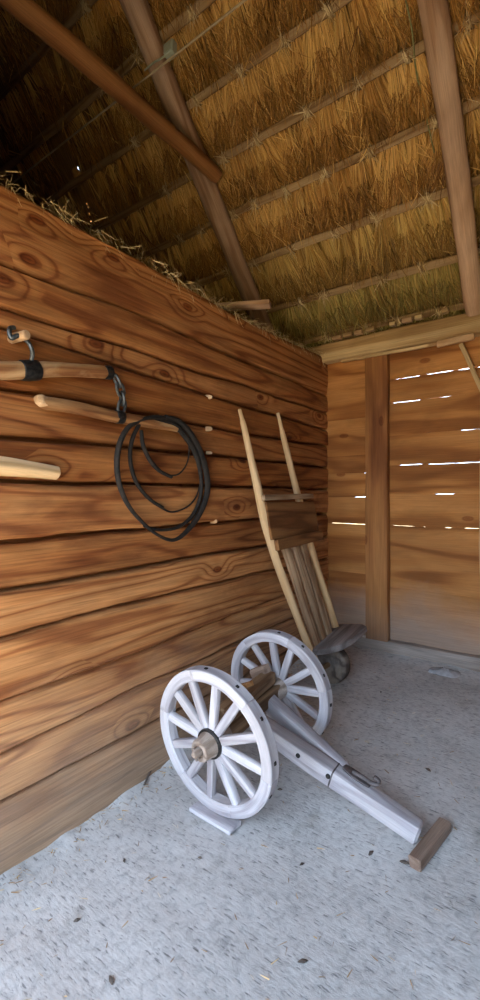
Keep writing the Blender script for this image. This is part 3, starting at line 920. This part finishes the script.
def make_wheel(c, R, out, bands=True):
    """Wheel with its centre at c; `out` is the axis pointing away from the cart."""
    out = out.normalized()
    u = out.cross(Vector((0, 0, 1))).normalized(); w = u.cross(out).normalized()
    def at(a, r, d): return c + (u * math.cos(a) + w * math.sin(a)) * r + out * d
    n = 96
    # rim with six felloes: shallow grooves at their joints
    prof = []
    T = 0.062; r_in = R - 0.056
    for (d, r) in ((-T / 2 + .004, R), (T / 2 - .004, R), (T / 2, R - .005), (T / 2, r_in + .006), (T / 2 - .007, r_in), (-T / 2 + .007, r_in), (-T / 2, r_in + .006), (-T / 2, R - .005)):
        prof.append((d, r))
    v, g, f, rn = [], [], [], []
    angs = []
    for s in range(6):
        a0 = math.radians(12 + 60 * s); a1 = a0 + math.radians(60)
        angs += [(a0 + 0.0005, 0.0035), (a0 + 0.007, 0.0)] + [(a0 + (a1 - a0) * k / 14, 0) for k in range(1, 14)] + [(a1 - 0.007, 0.0)]
    m = len(prof)
    for i, (a, dent) in enumerate(angs):
        wob = 0.0025 * nz(a * 2.2, R * 9, c.y * 3)
        for (d, r) in prof:
            rr = r - dent if r > R - 0.02 else r + dent
            dd = d * (1 - dent * 12)
            v.append(at(a, rr + wob, dd)); g.append((a * R + math.floor(i / 16) * 3.3, r, d))
    for i in range(len(angs)):
        i2 = (i + 1) % len(angs)
        for k in range(m):
            k2 = (k + 1) % m
            f.append((i * m + k, i2 * m + k, i2 * m + k2, i * m + k2))
    mb = MB(); mb.add(v, f, g, 0.8)
    rim = mb.build('wheel', M['white'], cart, origin=c)
    # spokes, slightly dished, square near the rim and rounder near the hub
    for k in range(12):
        a = math.radians(30 * k + 7 + random.uniform(-1.5, 1.5))
        p0 = at(a, 0.045, 0.012); p1 = at(a, R - 0.050, 0.004)
        path = [p0.lerp(p1, t) for t in np.linspace(0, 1, 9)]
        sizes = []
        for t in np.linspace(0, 1, 9):
            wd = 0.039 + 0.005 * math.sin(math.pi * t) - 0.002 * t
            sizes.append((wd, 0.034))
        mb = MB(); sweep(mb, path, sizes, up=tuple(out), chamfer=0.009, jit=0.003, rnd=random.uniform(0.4, 1))
        mb.build('spoke', M['white'], rim, origin=p0)
    # hub with iron collar, axle nose and linchpin
    hub = MB()
    lathe(hub, c, out, [(-0.075, 0.046), (-0.07, 0.052), (-0.03, 0.060), (0.0, 0.064), (0.035, 0.062), (0.05, 0.055), (0.098, 0.050), (0.104, 0.046), (0.105, 0.028), (0.098, 0.026)], 36, 0.6)
    hb = hub.build('hub', M['hub'], rim, origin=c)
    ib = MB(); lathe(ib, c, out, [(0.020, 0.050), (0.020, 0.0685), (0.040, 0.0685), (0.042, 0.066), (0.042, 0.05)], 36, 0.5)
    ib.build('iron_band', M['iron'], rim, origin=c)
    # nail heads on the tread
    for s in range(6):
        a = math.radians(12 + 60 * s + 14)
        for da in (0, 32):
            p = at(a + math.radians(da), R + 0.0, 0.0)
            rad = (p - c).normalized()
            nb = MB(); sweep(nb, [p - rad * 0.004, p + rad * 0.0035], (0.017, 0.015), up=tuple(out), chamfer=0.003, cap_in=0.002)
            nb.build('nail_head', M['iron'], rim, origin=p)
    return rim, hb
R1, R2 = 0.336, 0.331
w1, h1 = make_wheel(C1 + Vector((0, 0.031, 0)), R1, N_OUT)
w2, h2 = make_wheel(C2, R2, -Vector((-0.02, -0.996, -0.092)))

# axle with protruding noses
ax = MB()
pA = C1 + N_OUT * 0.108; pB = C2 - N_OUT * 0.14
sweep(ax, lerp_path(C1 + Vector((0, .06, 0)), C2 - Vector((0, .04, 0)), 12), (0.085, 0.085), chamfer=0.012, jit=0.006, rnd=0.4)
axle = ax.build('axle', M['brown'], cart, origin=C1)
for (a, b) in ((C1 + N_OUT * 0.05, pA), (C2 - N_OUT * 0.05, pB)):
    mb = MB(); sweep(mb, lerp_path(a, b, 4), [0.022, 0.0215, 0.021, 0.020, 0.017], kind='round', n=16, jit=0.003, rnd=0.7)
    ne = mb.build('axle_nose', M['hub'], axle, origin=a)
d_ = (pA - C1).normalized()
q = pA - d_ * 0.008
mb = MB(); sweep(mb, lerp_path(q + Vector((0.012, 0, -0.026)), q + Vector((-0.012, 0, 0.026)), 4), 0.006, kind='round', n=8)
mb.build('linchpin', M['hub'], axle, origin=q)

# bolster on the axle and its two stub stakes
bo = MB()
sweep(bo, lerp_path((-1.352, 1.70, 0.455), (-1.40, 2.20, 0.478), 12), (0.075, 0.075), chamfer=0.012, jit=0.008, rnd=0.6)
bols = bo.build('bolster', M['brown'], cart, origin=(-1.36, 1.70, 0.455))
for (x, y, z) in ((-1.43, 1.985, 0.445), (-1.455, 2.185, 0.47)):
    mb = MB(); sweep(mb, lerp_path((x - 0.05, y + 0.01, z), (x + 0.055, y - 0.01, z + 0.055), 5), (0.062, 0.062), chamfer=0.012, jit=0.007, rnd=0.8)
    mb.build('stake', M['block'] if y > 2.1 else M['stick'], cart, origin=(x, y, z))

# drawbar from the axle to the floor, with its brace arm
tip_z = floor_z(1.97) + 0.055
DB0 = Vector((-1.37, 1.93, 0.372)); DB1 = Vector((-0.517, 1.972, tip_z + 0.008))
def db(t): return DB0.lerp(DB1, t)
mb = MB()
path = [db(t) for t in np.linspace(0, 1, 20)]
sweep(mb, path, [(0.082 + 0.022 * math.exp(-((t - 0.45) / 0.25) ** 2), 0.082) for t in np.linspace(0, 1, 20)], chamfer=0.017, jit=0.004, rnd=0.8, cap_in=0.010)
bar = mb.build('drawbar', M['white'], cart, origin=DB0)
mb = MB()
B0 = Vector((-1.37, 2.125, 0.375)); B1 = db(0.60) + Vector((0, 0.048, 0.012))
Bm = B0.lerp(B1, 0.5) + Vector((0, 0.004, 0.0))
sweep(mb, catmull([B0, B0.lerp(B1, .3), Bm, B0.lerp(B1, .8), B1], 4), [(0.075 - 0.024 * t, 0.082 - 0.010 * t) for t in np.linspace(0, 1, 17)], chamfer=0.012, jit=0.004, rnd=0.75)
arm = mb.build('brace_arm', M['white'], cart, origin=B0)
dd = (DB1 - DB0).normalized(); sidev = dd.cross(Vector((0, 0, 1))).normalized(); upv = sidev.cross(dd).normalized()
for t, du, dv in ((0.37, 0.012, 0.0), (0.545, 0.028, -0.01)):
    p = db(t) + sidev * 0.052 + upv * 0.012
    mb = MB(); sweep(mb, [p - sidev * 0.012, p + sidev * 0.006], 0.011, kind='round', n=12, cap_in=0.003)
    mb.build('bolt_head', M['iron'], bar, origin=p)
# iron joint strap round the bar and the leather pad with iron hook on top
mb = MB()
p = db(0.56)
sweep(mb, [p - dd * 0.0035, p + dd * 0.0035], (0.104, 0.086), up=tuple(upv), chamfer=0.018, cap_in=0.001)
mb.build('joint_strap', M['strap'], bar, origin=p)
mb = MB()
a = db(0.585) + upv * 0.046 - sidev * 0.024; b = db(0.735) + upv * 0.045 - sidev * 0.016
sweep(mb, lerp_path(a, b, 10), [(0.022 + 0.034 * math.sin(math.pi * (0.15 + 0.7 * k / 10)), 0.016) for k in range(11)], up=tuple(upv), chamfer=0.006, jit=0.004, rnd=0.5)
sb = mb.build('leather_strap', M['strap'], bar, origin=a)
mb = MB()
h = db(0.735) + upv * 0.050 - sidev * 0.016
pts = [h - dd * 0.09 + upv * 0.006, h - dd * 0.04 + upv * 0.010, h + upv * 0.010, h + dd * 0.024 + upv * 0.018 - sidev * 0.004, h + dd * 0.024 + upv * 0.034 - sidev * 0.006, h + dd * 0.000 + upv * 0.040 - sidev * 0.006]
sweep(mb, catmull(pts, 5), 0.010, kind='round', n=10)
mb.build('iron_hook', M['strap'], bar, origin=h)

# wedge board under the near wheel, block against the drawbar tip
fz = floor_z(1.66)
mb = MB(); sweep(mb, lerp_path((-1.46, 1.632, fz + 0.016), (-1.21, 1.622, fz + 0.014), 6), (0.085, 0.02), chamfer=0.004, jit=0.004, rnd=0.9)
o = mb.build('wedge_board', M['white'], origin=(-1.47, 1.63, fz)); tag(o, 'short flat whitish board wedged under the near cart wheel', 'board')
fz = floor_z(1.97)
mb = MB()
sweep(mb, lerp_path((-0.452, 2.13, fz + 0.036), (-0.505, 1.845, fz + 0.022), 6), [(0.052, 0.05)] * 7, chamfer=0.010, jit=0.004, rnd=0.5)
o = mb.build('wood_block', M['block'], origin=(-0.475, 2.14, fz)); tag(o, 'small bare wood block on the floor at the drawbar tip', 'wood block')

# ------------------------------------------------------------------ the barrow standing on its wheel against the wall
KB = 0.19
def bp(y, z, off=0.0):     # a point of the barrow plane (off: towards the room)
    return Vector((-1.80 + (2.1 - z) * KB + off, y, z + off * KB))
BN = Vector((1, 0, KB)).normalized()
bw = thing('wheelbarrow', 'old wooden wheelbarrow tipped on end, its pole handles leaning against the log wall', 'wheelbarrow', (-1.47, 3.05, floor_z(3.05)))
nearpts = [(2.452, 2.085), (2.475, 1.95), (2.50, 1.70), (2.518, 1.546), (2.533, 1.348), (2.565, 1.22), (2.605, 1.079), (2.69, 0.85), (2.775, 0.622), (2.872, 0.40), (2.91, 0.26)]
farpts = [(2.952, 2.135), (2.985, 1.90), (3.03, 1.62), (3.056, 1.46), (3.075, 1.33), (3.10, 1.176), (3.18, 0.87), (3.25, 0.65), (3.305, 0.46), (3.33, 0.24)]
for pts, sdv in ((nearpts, 3.0), (farpts, 11.0)):
    path = catmull([bp(y, z) for (y, z) in pts], 4)
    n = len(path)
    sizes = [(0.017 + 0.011 * min(1, i / (n * 0.3))) * (1 if i > 2 else 0.75) for i in range(n)]
    mb = MB(); sweep(mb, path, sizes, kind='round', up=(0, 1, 0), n=14, jit=0.007, rnd=0.8, seed=sdv)
    mb.build('shaft', M['pale'], bw, origin=path[0])
def bar_piece(name, y0, z0, y1, z1, w, h, mat, off, rnd=0.5, chamfer=0.005, jit=0.004):
    mb = MB(); a = bp(y0, z0, off); b = bp(y1, z1, off)
    sweep(mb, lerp_path(a, b, 10), (h, w), up=tuple(BN), chamfer=chamfer, jit=jit, rnd=rnd)
    return mb.build(name, mat, bw, origin=a)
bar_piece('rail', 2.50, 1.487, 3.20, 1.500, 0.03, 0.035, M['slat'], 0.040, 0.3)
c = bar_piece('cross_board', 2.53, 1.335, 3.21, 1.335, 0.018, 0.25, M['dark_board'], 0.033, 0.5)
c['label'] = 'dark brown crossboard between the handles'
bar_piece('rail', 2.555, 1.175, 3.215, 1.195, 0.035, 0.072, M['dark_board'], 0.050, 0.9)
for (yt, yb, wt) in ((2.70, 2.955, 0.090), (2.835, 3.065, 0.076), (2.955, 3.165, 0.076)):
    mb = MB(); a = bp(yt, 1.24, 0.012); b = bp(yb, 0.40, 0.012)
    sweep(mb, lerp_path(a, b, 12), (wt, 0.022), up=tuple(BN), chamfer=0.004, jit=0.005)
    mb.build('slat', M['slat'], bw, origin=a)
# headboard: a thick board with rounded outer corners, square to the bed
hb_c = bp(3.10, 0.452)
e_y = (bp(3.31, 0.45) - bp(2.87, 0.40)).normalized()
e_o = BN.copy(); e_o = (e_o - e_y * e_o.dot(e_y)).normalized()
e_n = e_y.cross(e_o)
outl = [(-0.255, -0.03), (0.255, -0.03), (0.265, 0.10), (0.25, 0.20), (0.20, 0.25), (0.08, 0.25), (-0.06, 0.235), (-0.17, 0.20), (-0.235, 0.14), (-0.26, 0.05)]
v, g = [], []
T = 0.022
for lay, (sh, dz) in enumerate(((0.97, -T), (1.0, -T + .005), (1.0, T - .005), (0.97, T))):
    for (a, b) in outl:
        p = hb_c + e_y * a * sh + e_o * (0.08 + (b - 0.08) * sh) + e_n * dz
        v.append(p); g.append((a + 4, b + 2, dz))
m = len(outl); f = []
for l in range(3):
    for k in range(m):
        f.append((l * m + k, l * m + (k + 1) % m, (l + 1) * m + (k + 1) % m, (l + 1) * m + k))
f += [tuple(range(m - 1, -1, -1)), tuple(3 * m + k for k in range(m))]
mb = MB(); mb.add(v, f, g, 0.5)
hbo = mb.build('headboard', M['grey_board'], bw, origin=hb_c); hbo['label'] = 'grey weathered headboard'
# solid wooden wheel
wc = Vector((-1.445, 3.10, floor_z(3.08) + 0.143))
mb = MB(); lathe(mb, wc - Vector((0, 0.04, 0)), (0, 1, 0), [(0, 0.03), (0, 0.125), (0.004, 0.138), (0.012, 0.142), (0.068, 0.142), (0.076, 0.138), (0.08, 0.125), (0.08, 0.03)], 40, 0.5)
bwheel = mb.build('wheel', M['disc'], bw, origin=wc); bwheel['label'] = 'dark solid wooden barrow wheel'
mb = MB(); sweep(mb, lerp_path((wc.x, 2.93, wc.z), (wc.x, 3.33, wc.z), 6), 0.018, kind='round', n=12, jit=0.003)
mb.build('wheel_axle', M['brown'], bw, origin=wc)

# ------------------------------------------------------------------ harness wood and iron hung on the log wall
XW = XL + 0.045
def link(mb, c, d, nrm, L=0.055, Wd=0.032, r=0.0055):
    d = Vector(d).normalized(); s = Vector(nrm).cross(d).normalized()
    pts = []
    for k in range(20):
        a = 2 * math.pi * k / 20
        x = math.cos(a); y = math.sin(a)
        pts.append(Vector(c) + d * (x * Wd / 2 + math.copysign((L - Wd) / 2, x) * min(1, abs(x) * 3)) + s * (y * Wd / 2))
    sweep(mb, pts, r, kind='round', n=8, closed=True, up=nrm)

def log_piece(name, pts, radii, mat, parent, squash=1.0, jit=0.006, n=16, rnd=0.6):
    path = catmull(pts, 6)
    rs = [float(np.interp(i / (len(path) - 1), np.linspace(0, 1, len(radii)), radii)) for i in range(len(path))]
    mb = MB(); sweep(mb, path, [(r * 2, r * 2 * squash) for r in rs], kind='round', up=(1, 0, 0), n=n, jit=jit, rnd=rnd)
    return mb.build(name, mat, parent, origin=path[0])

# big swingletree at upper left
t1 = thing('swingletree', 'thick wooden swingletree with a black iron band, uppermost on the log wall', 'swingletree', (XW, 1.0, 2.0), 'swingletrees hung on the log wall')
log_piece('bar', [(XW, 0.60, 1.95), (XW, 0.87, 1.985), (XW, 1.1, 2.04), (XW, 1.37, 2.088)], [0.033, 0.036, 0.034, 0.028], M['stick'], t1, rnd=0.9)
log_piece('iron_band', [(XW, 0.952, 2.004), (XW, 0.985, 2.01), (XW, 1.025, 2.02)], [0.040, 0.043, 0.041], M['iron'], t1, jit=0.002)
mb = MB()
sweep(mb, catmull([(XW + .01, 0.99, 2.04), (XW + .03, 0.985, 2.08), (XW + .025, 0.97, 2.115), (XW + .03, 0.93, 2.13), (XW + .02, 0.905, 2.115), (XW + .015, 0.90, 2.15), (XW + .01, 0.925, 2.165)], 6), 0.009, kind='round', n=10)
mb.build('iron_hook', M['oldiron'], t1, origin=(XW, 0.98, 2.05))
mb = MB()
sweep(mb, [(XW, 1.352 + 0.004 * k, 2.084 + .001 * k) for k in range(2)] + [(XW, 1.39, 2.09)], 0.032, kind='round', n=14)
mb.build('end_cap', M['iron'], t1, origin=(XW, 1.36, 2.085))

ch = thing('chain', 'short dark iron chain joining the two swingletrees on the log wall', 'chain', (XW, 1.40, 2.06))
cp = [(XW + .012, 1.405, 2.075), (XW + .02, 1.425, 2.035), (XW + .02, 1.44, 1.995), (XW + .02, 1.445, 1.955), (XW + .018, 1.438, 1.92)]
for k in range(len(cp) - 1):
    a = Vector(cp[k]); b = Vector(cp[k + 1]); mb = MB()
    link(mb, (a + b) / 2, b - a, (1, 0, 0) if k % 2 else (0.3, 1, 0.2), 0.062, 0.040, 0.0075)
    mb.build('chain_link', M['oldiron'], ch, origin=(a + b) / 2)

t2 = thing('swingletree', 'slimmer wooden swingletree hanging lower by the chain, with a pale chopped end', 'swingletree', (XW, 1.4, 1.89), 'swingletrees hung on the log wall')
log_piece('bar', [(XW, 1.035, 1.895), (XW, 1.06, 1.892), (XW, 1.2, 1.895), (XW, 1.42, 1.885), (XW, 1.62, 1.885), (XW, 1.835, 1.88)], [0.020, 0.026, 0.027, 0.029, 0.026, 0.019], M['stick'], t2, jit=0.008, rnd=0.5)
e = log_piece('chopped_end', [(XW + .002, 1.015, 1.902), (XW + .002, 1.035, 1.898), (XW + .002, 1.06, 1.893)], [0.016, 0.025, 0.022], M['palechip'], t2, jit=0.01)
log_piece('iron_band', [(XW, 1.413, 1.888), (XW, 1.435, 1.888), (XW, 1.462, 1.888)], [0.031, 0.034, 0.032], M['iron'], t2, jit=0.002)

# wall peg at upper left
t3 = thing('wall_peg', 'pale sawn peg sticking out of the log wall at upper left, above the black band', 'peg', (XL, 0.94, 2.14))
log_piece('peg', [(XL - 0.06, 0.93, 2.13), (XL + 0.03, 0.935, 2.132), (XL + 0.10, 0.95, 2.135)], [0.02, 0.02, 0.019], M['palechip'], t3, jit=0.003)

# pole end at the left edge
o = log_piece('pole_end', [(XW, 0.45, 1.64), (XW, 0.70, 1.635), (XW, 0.9, 1.62), (XW, 1.115, 1.60)], [0.034, 0.036, 0.034, 0.026], M['pale'], None, squash=0.8, jit=0.010, rnd=0.6)
tag(o, 'pale hewn pole end reaching in from the left edge along the log wall', 'pole')

# coil of old leather-black cable
ck = thing('leather_coil', 'coil of thick black line hanging from the lower swingletree on the log wall', 'coil', (XW, 1.76, 1.60))
def loop(name, pts, radii, closed=False):
    path = catmull(pts, 8)
    rs = [float(np.interp(i / (len(path) - 1), np.linspace(0, 1, len(radii)), radii)) for i in range(len(path))]
    mb = MB(); sweep(mb, path, rs, kind='round', up=(1, 0, 0), n=10, jit=0.003)
    return mb.build(name, M['rubber'], ck, origin=path[0])
def W(px, py, o=0.0):    # photo-measured spots on the wall face
    import_f = 457.0
    a = math.radians(36.2)
    lx = (px - 240) / import_f; uz = (497 - py) / import_f
    dx = -math.sin(a) + math.cos(a) * lx; dy = math.cos(a) + math.sin(a) * lx
    t = (XW + o) / dx
    return (XW + o, dy * t, 1.5 + uz * t)
def polar(lst): return lst
outer = [(165, 417), (178, 421), (190, 433), (200, 452), (206, 473), (207, 492), (200, 513), (188, 530), (174, 540), (158, 535), (142, 522), (128, 505), (119, 483), (117, 460), (121, 440), (131, 425), (150, 418), (168, 418)]
loop('outer_loop', [W(x, y, 0.012) for x, y in outer], [0.015, 0.018, 0.019, 0.019, 0.018, 0.015, 0.010, 0.008, 0.009, 0.012, 0.014, 0.014, 0.013, 0.012])
outer2 = [(150, 420), (172, 424), (186, 438), (196, 456), (201, 478), (200, 498), (192, 516), (178, 527), (160, 530), (143, 526)]
loop('outer_loop', [W(x, y, 0.004) for x, y in outer2], [0.012, 0.014, 0.014, 0.013, 0.011, 0.008, 0.006])
inner = [(139, 424), (132, 440), (130, 458), (134, 477), (142, 491), (152, 501), (163, 508)]
loop('inner_loop', [W(x, y, 0.006) for x, y in inner], [0.010, 0.011, 0.011, 0.011, 0.010, 0.009, 0.009])
tail = [(158, 506), (172, 512), (188, 506), (197, 494), (201, 474), (199, 456)]
loop('inner_loop', [W(x, y, -0.008) for x, y in tail], [0.005, 0.0045, 0.004, 0.004])
inner2 = [(141, 430), (143, 445), (150, 460), (160, 471), (172, 477)]
loop('inner_loop', [W(x, y, 0.006) for x, y in inner2], [0.009, 0.010, 0.011, 0.010, 0.009])
tail2 = [(168, 476), (179, 474), (187, 463), (189, 447), (184, 434)]
loop('inner_loop', [W(x, y, -0.004) for x, y in tail2], [0.005, 0.0045, 0.004, 0.004])

# four small pegs in a column
for i, ((y, z), lab) in enumerate(zip(((2.163, 2.118), (2.163, 1.922), (2.165, 1.775), (2.211, 1.351)),
        ('highest of the small pale pegs in the log wall right of the coil', 'second from the top of the small pale pegs right of the coil',
         'tiny third pale peg from the top, right of the coil', 'lowest small pale peg in the log wall, below the coil'))):
    r = 0.012 if i != 2 else 0.007
    mb = MB(); sweep(mb, lerp_path((XL - 0.02, y, z), (XL + 0.03, y, z - 0.004), 3), [(r * 1.4, r * 2.6), (r * 1.4, r * 2.6), (r * 1.3, r * 2.4), (r * 0.9, r * 1.6)], up=(0, 0, 1), chamfer=0.005, jit=0.003, cap_in=0.004)
    o = mb.build('wooden_peg', M['palechip'], origin=(XL, y, z)); tag(o, lab, 'peg', 'pegs in the log wall')

# ------------------------------------------------------------------ floor litter
def make_litter():
    R, D, L, W_, B, C, T = [], [], [], [], [], [], []
    for k in range(950):
        if random.random() < 0.45:
            y = random.uniform(0.6, 3.6); x = XL + abs(random.gauss(0.03, 0.07)) + 0.01
        else:
            x = random.uniform(-1.8, 0.6); y = random.uniform(0.35, 3.4)
        z = floor_z(y) + 0.012 * nz(x * 1.5, y * 1.5, 2) + 0.006 * nz(x * 6, y * 6, 5) + 0.004
        a = random.uniform(0, 2 * math.pi)
        R.append((x, y, z)); D.append((math.cos(a), math.sin(a), random.uniform(-0.02, 0.08)))
        L.append(random.uniform(0.01, 0.04)); W_.append(random.uniform(0.0015, 0.004)); B.append((0, 0, 0.0)); C.append(random.betavariate(1, 2.2)); T.append(0)
    o = ribbons('floor_litter', M['wisp'], R, D, L, W_, np.array(B), C, T)
    tag(o, 'fine straw litter scattered over the earth floor', 'litter', kind='stuff')
make_litter()

def floor_at(px, py):
    a = math.radians(36.2); lx = (px - 240) / 457.0; uz = (497 - py) / 457.0
    dx = -math.sin(a) + math.cos(a) * lx; dy = math.cos(a) + math.sin(a) * lx
    z = 0.0
    for _ in range(40):
        t = (z - 1.5) / uz; z = 0.5 * z + 0.5 * floor_z(dy * t)
    return dx * t, dy * t, z
def ground_h(x, y): return floor_z(y) + 0.012 * nz(x * 1.5, y * 1.5, 2) + 0.006 * nz(x * 6, y * 6, 5)
chips = [(428, 772, 0.03), (405, 863, 0.035), (371, 853, 0.03), (302, 865, 0.022), (77, 920, 0.02), (124, 861, 0.02), (280, 790, 0.02), (303, 963, 0.03), (111, 980, 0.028), (200, 860, 0.016), (381, 692, 0.02)]
for (px, py, s) in chips:
    x, y, _ = floor_at(px, py); z = ground_h(x, y) + 0.004
    a = random.uniform(0, math.pi)
    d = Vector((math.cos(a), math.sin(a), 0))
    mb = MB(); sweep(mb, [Vector((x, y, z)) - d * s * 0.6, Vector((x, y, z + 0.002)), Vector((x, y, z)) + d * s * 0.6], [(s * 0.25, 0.005), (s * 0.5, 0.008), (s * 0.2, 0.004)], chamfer=0.002, jit=0.002)
    o = mb.build('wood_chip', M['chip'], origin=(x, y, z)); tag(o, 'small dark wood chip lying loose on the pale earth floor', 'chip', 'dark chips on the earth floor')
x, y, _ = floor_at(446, 672)
z = ground_h(x, y)
mb = MB()
def clod_r(a, r): return r * (1 + 0.45 * nz(math.cos(a) * 1.6, math.sin(a) * 1.6, r * 9))
cv, cf = [(x, y, z + 0.026)], []
CN = 22
for ri, (rr, hz) in enumerate(((0.025, 0.024), (0.05, 0.016), (0.08, 0.010), (0.10, -0.004))):
    for k in range(CN):
        a = 2 * math.pi * k / CN
        q = clod_r(a, rr)
        cv.append((x + q * math.cos(a) * 1.25, y + q * math.sin(a) * 0.8, z + hz + 0.012 * nz(a * 2, rr * 40, 3)))
for k in range(CN):
    cf.append((0, 1 + k, 1 + (k + 1) % CN))
    for ri in range(3):
        cf.append((1 + ri * CN + k, 1 + (ri + 1) * CN + k, 1 + (ri + 1) * CN + (k + 1) % CN, 1 + ri * CN + (k + 1) % CN))
cf.append(tuple(1 + 3 * CN + k for k in range(CN - 1, -1, -1)))
mb.add(cv, cf, cv, 0.5)
o = mb.build('earth_clod', M['clod'], origin=(x, y, z)); tag(o, 'pale crumbled clod of earth on the floor before the back wall', 'clod')
# one long stick lying at the foot of the log wall
x, y, _ = floor_at(147, 782)
mb = MB(); sweep(mb, lerp_path((x - 0.03, y + 0.06, ground_h(x, y) + 0.03), (x + 0.02, y - 0.04, ground_h(x, y) + 0.008), 4), 0.005, kind='round', n=8, jit=0.003)
o = mb.build('twig', M['chip'], origin=(x, y, ground_h(x, y))); tag(o, 'thin dark twig lying at the foot of the log wall near the wheel', 'twig')
